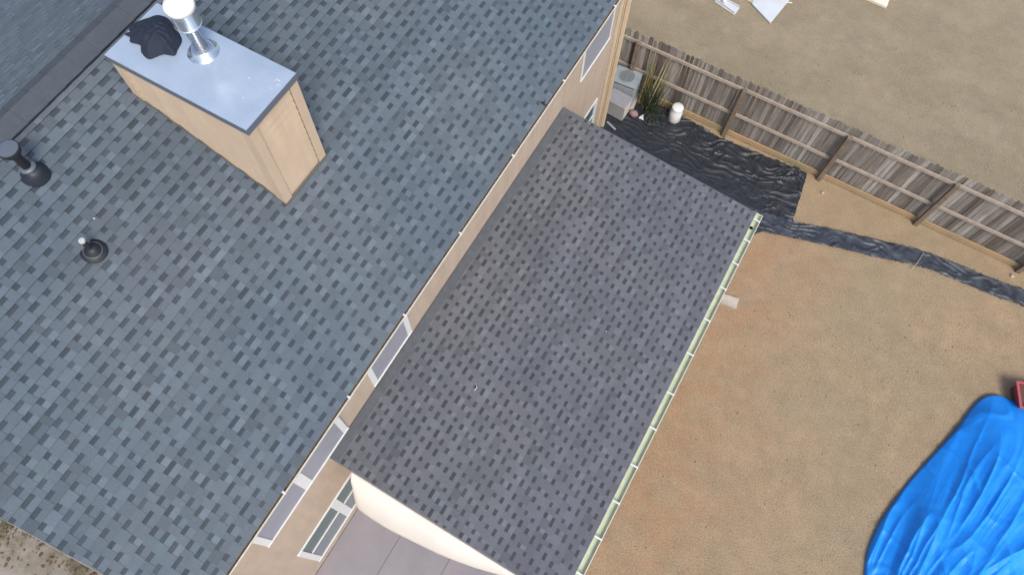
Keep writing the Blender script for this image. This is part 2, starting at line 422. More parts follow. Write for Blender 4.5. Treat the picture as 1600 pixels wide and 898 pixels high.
# walls with lap siding
def lap_wall(x, y0, y1, z0, z1, lap=.19, tilt=.012):
    bm = bmesh.new(); z = z0; pr = []
    while z < z1 - 1e-6:
        zt = min(z+lap, z1); pr += [(x + tilt, z), (x, zt)]; z = zt
    a = [bm.verts.new((px, y0, pz)) for px, pz in pr]; b_ = [bm.verts.new((px, y1, pz)) for px, pz in pr]
    for i in range(len(pr)-1): bm.faces.new((a[i], b_[i], b_[i+1], a[i+1]))
    return bm
wall = hp(obj('wall', lap_wall(XW, WY0, WY1, 0, 5.72), M_WALL))
XB = 2*XR - XW
bm = bmesh.new()                   # gables and back
pent = [(XW-.01, 0), (XW-.01, 5.75), (XR, ZR-.12), (XB, 5.75), (XB, 0)]
for y in (WY0, WY1): bm.faces.new([bm.verts.new((x, y, z)) for x, z in pent])
a = [bm.verts.new(p) for p in ((XB, WY0, 0), (XB, WY1, 0), (XB, WY1, 5.75), (XB, WY0, 5.75))]; bm.faces.new(a)
hp(obj('gable_wall', bm, M_WALL))
# corner boards
bm = B(XW+.013, XW+.035, WY1-.34, WY1-.17, 0, 5.7); hp(obj('corner_board', bm, M_TRIMC))
bm = B(XW+.013, XW+.020, WY1-.168, WY1-.10, 0, 5.7); hp(obj('corner_gap', bm, mat('gap_shade_brown', (.16, .085, .04), .8)))  # shaded gap beside the downspout, painted as a brown strip
bm = B(XW-.08, XW+.030, WY1-.098, WY1+.02, 0, 5.7); hp(obj('corner_board', bm, M_TRIMC))
bm = B(XW-.10, XW+.035, WY0-.03, WY0-.001, 0, 5.7); box(bm, XW+.013, XW+.035, WY0, WY0+.12, 0, 5.7); hp(obj('corner_board', bm, M_TRIMC))

# roof slopes
cs = math.hypot(1, PITCH)
U = Vector((0, 1, 0)); V = Vector((-1, 0, PITCH)).normalized(); N = Vector((PITCH, 0, 1)).normalized()
LS = (XE-XR)*cs
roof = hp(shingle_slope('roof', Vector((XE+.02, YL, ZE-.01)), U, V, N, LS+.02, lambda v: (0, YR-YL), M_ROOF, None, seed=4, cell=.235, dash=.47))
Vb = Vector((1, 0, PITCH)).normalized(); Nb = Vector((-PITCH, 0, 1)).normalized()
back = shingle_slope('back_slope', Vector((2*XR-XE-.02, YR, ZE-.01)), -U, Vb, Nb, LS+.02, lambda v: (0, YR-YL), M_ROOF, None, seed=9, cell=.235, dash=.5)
hp(back)
# deck, soffit, rake boards
bm = bmesh.new()
def slab(bm, pts, t):
    a = [bm.verts.new(p) for p in pts]; b_ = [bm.verts.new((p[0], p[1], p[2]-t)) for p in pts]; n = len(pts)
    bm.faces.new(a); bm.faces.new(b_[::-1])
    for i in range(n): bm.faces.new((a[i], b_[i], b_[(i+1) % n], a[(i+1) % n]))
slab(bm, [(XE, YL+.03, ZE-.02), (XR, YL+.03, ZR-.02), (XR, YR-.03, ZR-.02), (XE, YR-.03, ZE-.02)], .14)
slab(bm, [(XR, YL+.03, ZR-.02), (2*XR-XE, YL+.03, ZE-.02), (2*XR-XE, YR-.03, ZE-.02), (XR, YR-.03, ZR-.02)], .14)
hp(obj('soffit', bm, M_TRIMC))
for y in (YL-.008, YR-.004):
    bm = bmesh.new()
    slab(bm, [(XE, y, ZE-.012), (XR, y, ZR-.012), (XR, y+.012, ZR-.012), (XE, y+.012, ZE-.012)], .15)
    slab(bm, [(XR, y, ZR-.012), (2*XR-XE, y, ZE-.012), (2*XR-XE, y+.012, ZE-.012), (XR, y+.012, ZR-.012)], .15)
    rk = obj('rake_board', bm, mat('dull_rake', (.40, .38, .33), .7, var=.5, vscale=4)); rk.parent = roof
# ridge vent: two plank-like wings folded over the ridge, capped with plain shingles
bm = bmesh.new()
y = YL
while y < YR:
    y2 = min(y+.30, YR)
    for s in (1, -1):
        w_ = .205
        p = [(XR, y, ZR+.075), (XR + s*w_, y, ZR+.075-PITCH*w_), (XR + s*w_, y2+.02, ZR+.066-PITCH*w_), (XR, y2+.02, ZR+.066)]
        if s < 0: p = p[::-1]
        a = [bm.verts.new(q) for q in p]; b_ = [bm.verts.new((q[0], q[1], q[2]-.012)) for q in p]
        bm.faces.new(a)
        for i in range(4): bm.faces.new((a[i], b_[i], b_[(i+1) % 4], a[(i+1) % 4]))
    y = y2
rv = obj('ridge_vent', bm, M_RIDGE); rv.parent = roof
for s in (1, -1):
    bm = bmesh.new()
    x0, x1 = XR + s*.16, XR + s*.19
    pts = [(x0, YL, roof_z(XR+.16)+.058), (x1, YL, roof_z(XR+.19)+.058), (x1, YR, roof_z(XR+.19)+.058), (x0, YR, roof_z(XR+.16)+.058)]
    slab(bm, pts if s < 0 else pts[::-1], .06)
    vb = obj('vent_baffle', bm, M_VENT); vb.parent = roof

# windows on the garden wall
def window(y0, y1, z0, z1, mull=None, kind='upper', gl=None, trim=.10):
    f = bmesh.new(); X0 = XW + .014
    fr = .022
    box(f, X0, X0+fr, y0, y0+trim, z0, z1)                       # jambs
    box(f, X0, X0+fr, y1-trim, y1, z0, z1)
    box(f, X0, X0+fr-.004, y0+trim, y1-trim, z1-.06, z1)         # head
    if mull is not None: box(f, X0, X0+fr-.002, mull-.08, mull+.08, z0, z1-.06)
    w_ = hp(obj('window', f, M_WHITE))
    box_ = B(X0, X0+fr+.008, y0-.008, y1+.008, z0-.022, z0+.0)     # sill
    s = obj('sill', box_, M_WHITE); s.parent = w_
    spans = [(y0+trim, y1-trim)] if mull is None else [(y0+trim, mull-.08), (mull+.08, y1-trim)]
    for a, b_ in spans:
        zm = (z0+z1)/2 if kind == 'lower' else z0 + .85
        p = B(X0-.005, X0+.012, a, b_, z0, zm); o = obj('pane', p, M_SCREEN if kind == 'upper' else M_GLASS); o.parent = w_
        p = B(X0-.008, X0+.004, a, b_, zm, z1-.06); o = obj('pane', p, gl or M_SCREEN); o.parent = w_
        p = bmesh.new(); box(p, X0+.002, X0+.018, a, b_, zm-.02, zm+.02)
        o = obj('sash', p, M_WHITE); o.parent = w_
    return w_
window(1.70, 2.76, 3.93, 5.25, gl=M_SCREEN)
window(-1.02, .96, 3.87, 5.25, mull=-.03, gl=M_SCREEN)
window(8.62, 9.86, 3.83, 5.1, gl=M_GLASS, trim=.04)
window(-1.06, .93, .55, 2.10, mull=-.07, kind='lower', gl=M_TEAL)
window(8.60, 9.84, .9, 1.98, kind='lower', gl=M_TEAL)

# main gutter
def gutter(x0, x1, zt, y0, y1, m_in, m_out, hangers, depth=.10, dx=0, lip=.012):
    "open K-style channel from x0 (back) to x1 (front); dx = extra x at y1"
    t = .004
    def ext(bm, poly):
        a = [bm.verts.new((x, y0, z)) for x, z in poly]; b_ = [bm.verts.new((x+dx, y1, z)) for x, z in poly]; n = len(poly)
        bm.faces.new(a); bm.faces.new(b_[::-1])
        for i in range(n): bm.faces.new((a[i], b_[i], b_[(i+1) % n], a[(i+1) % n]))
    bm = bmesh.new()
    ext(bm, [(x1, zt-depth*.35), (x1, zt), (x1-lip, zt), (x1-lip, zt-.01), (x1-t, zt-.01), (x1-t, zt-depth*.35), (x1-.03-t, zt-depth+t), (x1-.03, zt-depth)])
    ext(bm, [(x1-.03, zt-depth-t), (x1-.03, zt-depth), (x0, zt-depth), (x0, zt-depth-t)])
    for yy, ddx in ((y0-.003, 0), (y1, dx)): box(bm, x0+ddx, x1+ddx, yy, yy+.003, zt-depth, zt+.004)
    g = hp(obj('gutter', bm, m_out))
    bm = bmesh.new()
    ext(bm, [(x0, zt-.005), (x0, zt-depth+.004), (x1-.034, zt-depth+.004), (x1-.006, zt-depth*.35), (x1-.006, zt-.02), (x1-.010, zt-.02), (x1-.012, zt-depth*.35), (x1-.04, zt-depth+.010), (x0+.006, zt-depth+.010), (x0+.006, zt-.005)])
    o = obj('gutter_lining', bm, m_in); o.parent = g
    for y in hangers:
        k = dx*(y-y0)/(y1-y0)
        b = bmesh.new(); box(b, x0-.03+k, x1+.003+k, y-.013, y+.013, zt+.001, zt+.005); box(b, x1+k, x1+.004+k, y-.013, y+.013, zt-.03, zt+.001)
        o = obj('hanger', b, M_WHITE); o.parent = g
    return g
gutter(XE-.02, XE+.065, 5.835, YL+.02, YR-.05, M_GUTD, M_GUTW, [-1.5, -.25, 1.12, 2.42, 3.85, 5.35, 6.95, 8.72, 10.2])
# corner downspout
bm = bmesh.new(); 
box(bm, XW+.04, XW+.11, WY1-.05, WY1+.03, .25, 5.2)
o = hp(obj('downspout', bm, M_TRIMC, bevel=.008))
e = bmesh.new(); obox(e, (XW+.085, WY1+.01, 5.18), (XE+.02, WY1+.01, 5.70), .08, .06); pass
o2 = obj('elbow', e, M_TRIMC); o2.parent = o

# ------------------------------------------------------------------ low porch roof
ZW2, ZG2 = 3.74, 3.13
XG2 = .80                                      # shingle edge at the gutter
Y0, Y1w, Y1g = .47, 7.98, 8.14
s2 = (ZW2-ZG2)/(XG2-XW)
V2 = Vector((-1, 0, s2)).normalized(); N2 = Vector((s2, 0, 1)).normalized(); L2 = math.hypot(XG2-XW-.10, (XG2-XW-.10)*s2)
Lf = math.hypot(XG2-XW, ZW2-ZG2)
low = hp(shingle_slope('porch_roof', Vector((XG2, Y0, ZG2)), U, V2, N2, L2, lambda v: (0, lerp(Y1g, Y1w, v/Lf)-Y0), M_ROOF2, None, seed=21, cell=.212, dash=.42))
bm = bmesh.new()
slab(bm, [(XG2-.01, Y0+.02, ZG2-.012), (XG2-.01, Y1g-.02, ZG2-.012), (XW+.02, Y1w-.02, ZW2-.012), (XW+.02, Y0+.02, ZW2-.012)], .10)
o = obj('roof_deck', bm, M_TRIMC); o.parent = low
bm = bmesh.new()                                # plain strip of shingles against the wall
y = Y0
while y < Y1w-.01:
    y2 = min(y+.33, Y1w)
    xa = XW+.16; za = ZG2 + (XG2-xa)*s2
    slab(bm, [(xa, y, za+.022), (xa, y2-.002, za+.019), (XW+.018, y2-.002, ZW2+.022), (XW+.018, y, ZW2+.022)], .018)
    y = y2
o = obj('top_course', bm, mat('dark_top_course', (.104, .114, .130), .85, var=.2, vscale=7, bump=.4, bscale=150)); o.parent = low
M_DRIP = mat('bronze_drip_edge', (.12, .125, .13), .5); bm = bmesh.new()
slab(bm, [(XG2, Y0-.015, ZG2+.0), (XG2, Y0-.001, ZG2+.0), (XW+.02, Y0-.001, ZW2+.0), (XW+.02, Y0-.015, ZW2+.0)], .11)
o = obj('drip_edge', bm, M_DRIP); o.parent = low; bm = bmesh.new()
slab(bm, [(XG2, Y1g+.001, ZG2), (XG2, Y1g+.012, ZG2), (XW+.02, Y1w+.012, ZW2), (XW+.02, Y1w+.001, ZW2)], .11)
o = obj('drip_edge', bm, M_DRIP); o.parent = low
gutter(XG2-.02, XG2+.135, ZG2-.012, Y0-.02, Y1g+.01, M_GUTG, M_GUTW, [.95, 1.55, 2.17, 2.82, 3.52, 4.2, 5.0, 5.72, 6.42, 6.98, 7.52, 8.0], depth=.095)
# beam, posts and ceiling that carry the porch roof
hp(obj('porch_beam', B(.50, .62, Y0+.05, Y1g-.08, 2.78, 3.02), M_TRIMC))
for y in (.62, 3.1, 5.6, 7.9): hp(obj('porch_post', B(.50, .61, y-.055, y+.055, .0, 2.78), M_WHITE, bevel=.006))
o = bmesh.new(); box(o, XG2+.03, XG2+.11, 7.30, 7.37, .12, 3.0); d = hp(obj('downspout', o, M_GUTW, bevel=.006))
e = bmesh.new(); obox(e, (XG2+.07, 7.335, .16), (XG2+.26, 7.45, .07), .08, .06); k = obj('elbow', e, M_GUTW); k.parent = d
# outlet of the gutter
bm = bmesh.new(); lathe(bm, [(.035, 0), (.035, .003)], 16, (XG2+.045, 7.86, ZG2-.10)); hp(obj('gutter_outlet', bm, M_BLACK))

# ------------------------------------------------------------------ chimney
CX0, CX1, CY0, CY1, CZ = -6.72, -4.79, 2.73, 3.54, 8.30
def lap_box(x0, x1, y0, y1, z0, z1, lap=.125, t=.017):
    bm = bmesh.new(); z = z1; pr = []
    while z > z0: pr += [(0, z), (t, max(z-lap, z0))]; z -= lap
    loops = []
    for off, zz in pr: loops.append([bm.verts.new(p) for p in ((x0-off, y0-off, zz), (x1+off, y0-off, zz), (x1+off, y1+off, zz), (x0-off, y1+off, zz))])
    for a, b_ in zip(loops, loops[1:]):
        for i in range(4): bm.faces.new((a[i], b_[i], b_[(i+1) % 4], a[(i+1) % 4]))
    return bm
chim = hp(obj('chimney', lap_box(CX0, CX1, CY0, CY1, 6.5, CZ), M_CHIM))
def sub(name, bm, m, par, **k):
    o = obj(name, bm, m, **k); o.parent = par; return o
cw = .10
for (x, sx) in ((CX0, -1), (CX1, 1)):
    for (y, sy) in ((CY0, -1), (CY1, 1)):
        bm = bmesh.new(); zb = roof_z(x)-.05
        xo, yo = x + sx*.030, y + sy*.030
        box(bm, *sorted((xo, x + sx*.009)), *sorted((yo, y - sy*cw)), zb, CZ-.01)
        box(bm, *sorted((x + sx*.0085, x - sx*cw)), *sorted((yo, y + sy*.009)), zb, CZ-.01)
        sub('corner_board', bm, M_CHIMT, chim)
        bm = B(*sorted((x + sx*.0095, x + sx*.0165)), *sorted((y - sy*(cw+.001), y - sy*(cw+.006))), zb, CZ-.02); sub('seam', bm, M_FLASH, chim)
bm = bmesh.new(); OX = .045
box(bm, CX0-OX, CX1+OX, CY0-OX, CY1+OX, CZ, CZ+.006)
capo = sub('chimney_cap', None or (lambda b: (b.free(), B(CX0-OX+.001, CX1+OX-.001, CY0-OX+.001, CY1+OX-.001, CZ+.055, CZ+.062))[1])(bm), M_CAP, chim)
# gently crowned top sheet
me = bpy.data.meshes.new('cap_sheet'); vs, fs = [], []
nx, ny = 40, 20
for i in range(nx+1):
    for j in range(ny+1):
        u, v_ = i/nx, j/ny; ex = min(u, 1-u, v_, 1-v_)
        vs.append((lerp(CX0-OX, CX1+OX, u), lerp(CY0-OX, CY1+OX, v_), CZ+.0625 + .012*min(1, ex*6) + .006*fbm((u*3, v_*2, 1), 2)*min(1, ex*8)))
for i in range(nx):
    for j in range(ny): a = i*(ny+1)+j; fs.append((a, a+ny+1, a+ny+2, a+1))
me.from_pydata(vs, [], fs)
for p in me.polygons: p.use_smooth = True
o = link('cap_sheet', me, M_CAP, chim)
bm = bmesh.new()
for b_ in ((CX0-OX-.004, CX1+OX+.004, CY0-OX-.004, CY0-OX), (CX0-OX-.004, CX1+OX+.004, CY1+OX, CY1+OX+.004), (CX0-OX-.004, CX0-OX, CY0-OX, CY1+OX), (CX1+OX, CX1+OX+.004, CY0-OX, CY1+OX)):
    box(bm, *b_, CZ-.03, CZ+.061)
sub('cap_flange', bm, M_CAPD, chim)
bm = bmesh.new()                                 # step flashing round the base, following the slope
for x0, x1, y0, y1 in ((CX0-.03, CX1+.045, CY0-.035, CY0-.024), (CX0-.03, CX1+.045, CY1+.024, CY1+.035)):
    slab(bm, [(x1, y0, roof_z(x1)+.03), (x0, y0, roof_z(x0)+.03), (x0, y1, roof_z(x0)+.03), (x1, y1, roof_z(x1)+.03)], .05)
for x0, x1 in ((CX1+.024, CX1+.05), (CX0-.05, CX0-.024)):
    slab(bm, [(x1, CY0-.03, roof_z(x1)+.025), (x0, CY0-.03, roof_z(x0)+.03), (x0, CY1+.03, roof_z(x0)+.03), (x1, CY1+.03, roof_z(x1)+.025)], .05)
sub('flashing', bm, M_FLASH, chim)
bm = bmesh.new(); rs = random.Random(8)
for k in range(9):
    sx_ = rs.uniform(-5.5, CX1); sy_ = rs.uniform(CY0, CY1) if k > 5 else rs.gauss(3.35, .08)
    if k <= 5: sx_ = -4.86 + rs.gauss(0, .05)
    lathe(bm, [(rs.uniform(.004, .010), 0), (.004, .003)], 8, (min(sx_, CX1), min(sy_, CY1), CZ+.078))
o = sub('droppings', bm, mat('chalky_white', (.7, .72, .72), .9), chim); o['kind'] = 'stuff'
FX, FY, FZ = -5.82, 3.29, CZ+.07
bm = bmesh.new(); lathe(bm, [(.19, 0), (.185, .006), (.145, .02), (.135, .07), (.11, .085), (.09, .09)], 40, (FX, FY, FZ)); sub('flue_collar', bm, M_FLUE, chim, smooth=True)
bm = bmesh.new(); lathe(bm, [(.078, .06), (.078, .42), (.09, .425), (.09, .44), (.06, .445)], 40, (FX, FY, FZ)); sub('flue_pipe', bm, M_FLUE, chim, smooth=True)
bm = bmesh.new(); lathe(bm, [(.09, .43), (.146, .445), (.152, .46), (.145, .47), (.142, .62), (.150, .635), (.150, .66), (.140, .665)], 40, (FX, FY, FZ))

sub('flue_cap', bm, M_FLUE, chim, smooth=False)
bm = bmesh.new(); lathe(bm, [(.150, .667), (.162, .67), (.164, .72), (.150, .745), (.09, .765), (.02, .77)], 40, (FX, FY, FZ)); sub('flue_lid', bm, M_FLUEW, chim, smooth=True)

# ------------------------------------------------------------------ roof vents
def vent_pipe():
    x, y = -5.98, .885; z = roof_z(x)
    bm = bmesh.new(); Rt = Matrix.Rotation(math.atan(PITCH), 4, 'Y')
    prof = [(.150, .0), (.147, .012), (.105, .022), (.085, .05), (.062, .075), (.040, .10)]
    lathe(bm, prof, 32); bmesh.ops.transform(bm, matrix=Matrix.Translation((x, y, z+.008)) @ Matrix.Rotation(math.atan(PITCH)*.6, 4, 'Y'), verts=bm.verts)
    b = hp(obj('plumbing_vent', bm, M_BLACK, smooth=True))
    bm = bmesh.new(); tube(bm, [(x, y, z+.02), (x, y, z+.27)], .032, 20, cap=False); sub('vent_pipe', bm, M_BLACK, b)
    bm = bmesh.new(); lathe(bm, [(.034, .255), (.036, .26), (.036, .285), (.024, .288)], 20, (x, y, z)); sub('pipe_rim', bm, mat('pale_pvc', (.5, .52, .52), .4), b)
    bm = bmesh.new(); bmesh.ops.create_circle
    for k in range(48):
        pass
    ring = bmesh.new()
    n = 40
    lathe(ring, [(.102, .0), (.106, .008), (.100, .012), (.096, .004)], n); bmesh.ops.transform(ring, matrix=Matrix.Translation((x, y, z+.035)) @ Matrix.Rotation(math.atan(PITCH)*.6, 4, 'Y'), verts=ring.verts)
    sub('boot_ring', ring, M_VENTG, b)
vent_pipe()
def roof_hood():
    x, y = -6.90, 1.24; z = roof_z(x)
    Rs = Matrix.Translation((x, y, z)) @ Matrix.Rotation(math.atan(PITCH), 4, 'Y')
    bm = bmesh.new(); lathe(bm, [(.155, .004), (.15, .015), (.13, .06), (.10, .11), (.07, .15), (.05, .16)], 36); bmesh.ops.transform(bm, matrix=Rs, verts=bm.verts)
    b = hp(obj('exhaust_vent', bm, M_VENT, smooth=True))
    bm = bmesh.new(); lathe(bm, [(.078, .14), (.092, .15), (.092, .175), (.06, .185)], 32, (x, y, z+.0)); sub('storm_collar', bm, M_VENTG, b, smooth=True)
    bm = bmesh.new(); lathe(bm, [(.052, .1), (.052, .40), (.06, .42)], 28, (x, y, z)); sub('vent_neck', bm, M_BLACK, b, smooth=True)
    bm = bmesh.new(); lathe(bm, [(.058, .38), (.115, .47), (.122, .50), (.122, .52), (.112, .522)], 36, (x, y, z)); sub('hood_rim', bm, M_BLACK, b)
    bm = bmesh.new(); lathe(bm, [(.110, .518), (.110, .526), (.05, .530)], 36, (x, y, z)); sub('hood_top', bm, M_VENTG, b)
roof_hood()

# ------------------------------------------------------------------ draped shapes built round an outline
def spline_closed(pts, n):
    m = len(pts); out = []
    d = [0]
    P = [Vector(p) for p in pts]
    for i in range(m): d.append(d[-1] + (P[(i+1) % m]-P[i]).length)
    for k in range(n):
        t = d[-1]*k/n; i = 0
        while i < m-1 and d[i+1] < t: i += 1
        f = (t-d[i])/(d[i+1]-d[i]); p0, p1, p2, p3 = P[(i-1) % m], P[i], P[(i+1) % m], P[(i+2) % m]
        out.append(.5*((2*p1) + (p2-p0)*f + (2*p0-5*p1+4*p2-p3)*f*f + (3*p1-p0-3*p2+p3)*f**3))
    return out
def drape(name, outline, centre, zfun, m, n=160, rings=60, parent=None, smooth=True, thick=.004):
    ol = spline_closed(outline, n); c = Vector(centre)
    vs, fs = [], []
    vs.append((c.x, c.y, zfun(c.x, c.y, 0)))
    for r in range(1, rings+1):
        s = (r/rings)**.85
        for k in range(n):
            p = c + (ol[k]-c)*s; vs.append((p.x, p.y, zfun(p.x, p.y, s)))
    for k in range(n): fs.append((0, 1+k, 1+(k+1) % n))
    for r in range(rings-1):
        a, b_ = 1+r*n, 1+(r+1)*n
        for k in range(n): fs.append((a+k, b_+k, b_+(k+1) % n, a+(k+1) % n))
    me = bpy.data.meshes.new(name); me.from_pydata(vs, [], fs)
    for p in me.polygons: p.use_smooth = smooth
    o = link(name, me, m, parent)
    return o

bagz = CZ+.075
def zbag(x, y, s):
    f = 1 - s**3
    return bagz + .17*f*(.6 + .4*math.cos((x+6.30)*5)) + .11*abs(fbm((x*6, y*6, 2), 3))*f + .006
bag_out = [(-6.76, 3.02), (-6.72, 3.07), (-6.79, 3.16), (-6.69, 3.34), (-6.6, 3.44), (-6.48, 3.46), (-6.35, 3.41), (-6.14, 3.30), (-6.08, 3.15), (-6.06, 3.07), (-6.18, 3.02), (-6.27, 2.89), (-6.41, 2.92), (-6.49, 2.99), (-6.62, 2.97), (-6.67, 3.02)]
tag(drape('cloth_bundle', bag_out, (-6.40, 3.2), zbag, M_BAG, 120, 30), 'dark navy crumpled cloth lying on the metal chimney cap', 'cloth')

# ------------------------------------------------------------------ blue tarp
tarp_out = [(5.85, 3.95), (5.77, 4.37), (5.80, 4.93), (5.92, 5.5), (6.07, 6.07), (6.28, 6.69), (6.48, 7.26), (6.63, 7.72), (6.75, 8.20), (6.90, 8.55), (7.12, 8.72), (7.45, 8.78), (7.9, 8.80), (8.9, 8.75), (9.9, 8.3), (10.7, 7.2), (11.0, 5.6), (10.8, 3.8), (10.0, 2.2), (8.6, 1.3), (7.2, 1.5), (6.2, 2.6)]
AP = Vector((5.9, .9))
def ridge(t): return 1 - abs(2*(t - math.floor(t)) - 1)
def ztarp(x, y, s):
    f = (1 - s**2.6)
    z = .04 + .62*f
    d = Vector((x, y)) - AP; r = d.length; ang = math.atan2(d.y, d.x)
    w1 = (1 - abs(noise.noise(Vector((ang*7.5, r*.30, 3))))*2.8)
    w2 = 1 - abs(noise.noise(Vector((ang*19+5, r*.45, 7))))*2.6
    w3 = 1 - abs(noise.noise(Vector((ang*60+5, r*.6, 9))))*2.6
    a = min(1, r/3.0)*(.35 + .65*(1-s**6))
    am = .35 + 1.1*max(0, min(1, .5+1.4*noise.noise(Vector((x*.9, y*.9, 21)))))
    z += a*(.15*max(0, w1)**1.4 + am*.045*max(0, w2)**2 + max(0, am-.75)*.012*max(0, w3))
    z += .030*fbm((x*1.6, y*1.6, 5), 3)*(1-s**6)
    z += .030*max(0, 1-abs(noise.noise(Vector((x*1.3+.9*y, y*.8-x*.5, 1))))*6)*min(1, r/3)
    if s > .999: z = .01
    return max(z, .01)
tag(drape('tarp', tarp_out, (8.2, 5.2), ztarp, M_TARP, 620, 230), 'large bright blue tarp draped in radiating folds over a mound on the lawn', 'tarp')

# red tub behind the tarp
tub = tag(empty('plastic_tub', (7.78, 8.98, 0)), 'red plastic tub of brown soil half hidden behind the blue tarp', 'tub')
Mt = Matrix.Rotation(math.radians(22), 4, 'Z')
bm = bmesh.new()
def frustum_tub(bm, wx, wy, h, t, top):
    lo = [(-wx*.85, -wy*.85), (wx*.85, -wy*.85), (wx*.85, wy*.85), (-wx*.85, wy*.85)]; hi = [(-wx, -wy), (wx, -wy), (wx, wy), (-wx, wy)]
    rings = [[bm.verts.new((x, y, 0)) for x, y in lo], [bm.verts.new((x, y, h)) for x, y in hi], [bm.verts.new((x*(1-t), y*(1-t), h)) for x, y in hi], [bm.verts.new((x*(1-t)*.95, y*(1-t)*.95, top)) for x, y in hi]]
    for a, b_ in zip(rings, rings[1:]):
        for i in range(4): bm.faces.new((a[i], a[(i+1) % 4], b_[(i+1) % 4], b_[i]))
    bm.faces.new(rings[0][::-1]); bm.faces.new(rings[-1])
frustum_tub(bm, .42, .26, .34, .06, .2); bmesh.ops.transform(bm, matrix=Mt, verts=bm.verts); obj('tub_body', bm, M_RED, tub)
bm = bmesh.new()
for (x0, x1, y0, y1) in ((-.45, .45, -.29, -.245), (-.45, .45, .245, .29), (-.45, -.40, -.244, .244), (.40, .45, -.244, .244)): box(bm, x0, x1, y0, y1, .325, .352, M=Mt)
obj('rim', bm, mat('sun_faded_red', (.40, .085, .095), .5), tub)
bm = bmesh.new(); box(bm, -.385, .385, -.23, .23, .05, .27, M=Mt); obj('soil', bm, M_SOIL, tub)

# ------------------------------------------------------------------ fence
FYY = 12.04
fence = tag(empty('fence', (-1.5, FYY, 0)), 'weathered brown wooden picket fence with posts and rails dividing the two lawns', 'fence')
def fp(o): o.parent = fence; o.matrix_parent_inverse = Matrix.Translation((1.5, -FYY, 0)); return o
posts = [-12.7, -10.26, -7.82, -5.4, -3.2, -.53, 1.96, 4.37, 6.78, 9.2, 11.6, 14.0]
for i, x in enumerate(posts):
    bm = B(x-.05, x+.05, FYY-.19, FYY-.09, 0, 1.74); fp(obj('post', bm, M_POST, bevel=.006))
rf = random.Random(5)
for a, b_ in zip(posts, posts[1:]):
    verts, faces, tones = [], [], []
    x = a
    while x < b_ - .01:
        wd = min(rf.uniform(.082, .105), b_-x-.002)
        if wd < .05: break
        h = 1.90 + rf.uniform(-.02, .035); lean = rf.uniform(-.006, .006); yo = rf.uniform(-.004, .010)
        tw = rf.uniform(-.010, .010)
        g = rf.random()
        if g < .12: t = (.31, .29, .265)
        elif g < .45: t = (.235, .218, .198)
        elif g < .80: t = (.195, .175, .155)
        else: t = (.15, .13, .112)
        k = rf.uniform(.85, 1.15); t = tuple(c*k for c in t)
        i = len(verts); yb = FYY-.02 + yo; c_ = .03
        fr = [(x, .03), (x+wd, .03), (x+wd+lean, h-c_), (x+wd-c_+lean, h), (x+c_+lean, h), (x+lean, h-c_)]
        verts += [(px, yb + (tw if px > x+wd/2 else -tw), pz) for px, pz in fr] + [(px, yb+.016 + (tw if px > x+wd/2 else -tw), pz) for px, pz in fr]
        fl = [tuple(range(i, i+6)), tuple(range(i+11, i+5, -1))] + [(i+q, i+6+q, i+6+(q+1) % 6, i+(q+1) % 6) for q in range(6)]
        faces += fl; tones += [t]*len(fl)
        x += wd + rf.choice((.003, .006, .012, .022))
    me = bpy.data.meshes.new('picket_panel'); me.from_pydata(verts, [], faces)
    at = me.attributes.new('tone', 'FLOAT_COLOR', 'FACE')
    for i, t in enumerate(tones): at.data[i].color = (*t, 1)
    fp(link('picket_panel', me, M_FENCE))
    for zc, sag in ((1.66, .012), (.79, -.01)):
        bm = bmesh.new(); z2 = zc + rf.uniform(-.02, .02)
        obox(bm, (a+.002, FYY-.058, zc), (b_-.002, FYY-.058, z2), .045, .088); fp(obj('rail', bm, M_RAIL, bevel=.005))
    bm = bmesh.new(); obox(bm, (a+.052, FYY-.06, .11), (b_-.052, FYY-.06, .11+rf.uniform(-.02, .02)), .04, .15); fp(obj('kickboard', bm, M_KICK, bevel=.005))

# ------------------------------------------------------------------ black plastic sheets
def sheet(name, up, lo, m, nu, nv, amp, fold, z0, seed, jag):
    A, C_ = resample([(x, y, 0) for x, y in up], nu+1), resample([(x, y, 0) for x, y in lo], nu+1)
    vs, fs = [], []
    for i in range(nu+1):
        ja = jag*fbm((i*.35, seed, 0), 3); jb = jag*fbm((i*.35, seed, 9), 3)
        for j in range(nv+1):
            t = j/nv; p = A[i].lerp(C_[i], t); dd = (A[i]-C_[i]).normalized()
            p = p + dd*(ja*(1-t)+jb*t)*2
            q = Vector((p.x*fold[0], p.y*fold[1], seed)); q += Vector((1.3*noise.noise(p*1.7+Vector((3, 1, seed))), 1.8*noise.noise(p*1.9+Vector((7, 4, seed))), 0))
            r_ = max(0, 1 - abs(noise.noise(q))*3.2); r2_ = max(0, 1-abs(noise.noise(q*2.3+Vector((5, 2, 0))))*3)
            wst = fold[2](p.x, p.y)
            z = z0 + amp*wst*(r_**1.6 + .45*r2_**1.6*(.5+noise.noise(p*1.3))) + .25*amp*abs(fbm((p.x*9, p.y*9, seed), 2))
            vs.append((p.x, p.y, z))
    for i in range(nu):
        for j in range(nv): a = i*(nv+1)+j; fs.append((a, a+1, a+nv+2, a+nv+1))
    me = bpy.data.meshes.new(name); me.from_pydata(vs, [], fs)
    for p in me.polygons: p.use_smooth = True
    return link(name, me, m)
upS = [(-4.1, 11.92), (-2.84, 11.93), (-1.82, 11.93), (-1.0, 11.83), (-.3, 11.80), (.5, 11.86), (1.1, 11.9), (1.66, 11.93)]
loS = [(-4.1, 9.9), (-2.62, 9.6), (-.95, 9.4), (.25, 9.3), (1.0, 9.55), (1.4, 10.0), (1.6, 10.25), (1.84, 10.45)]
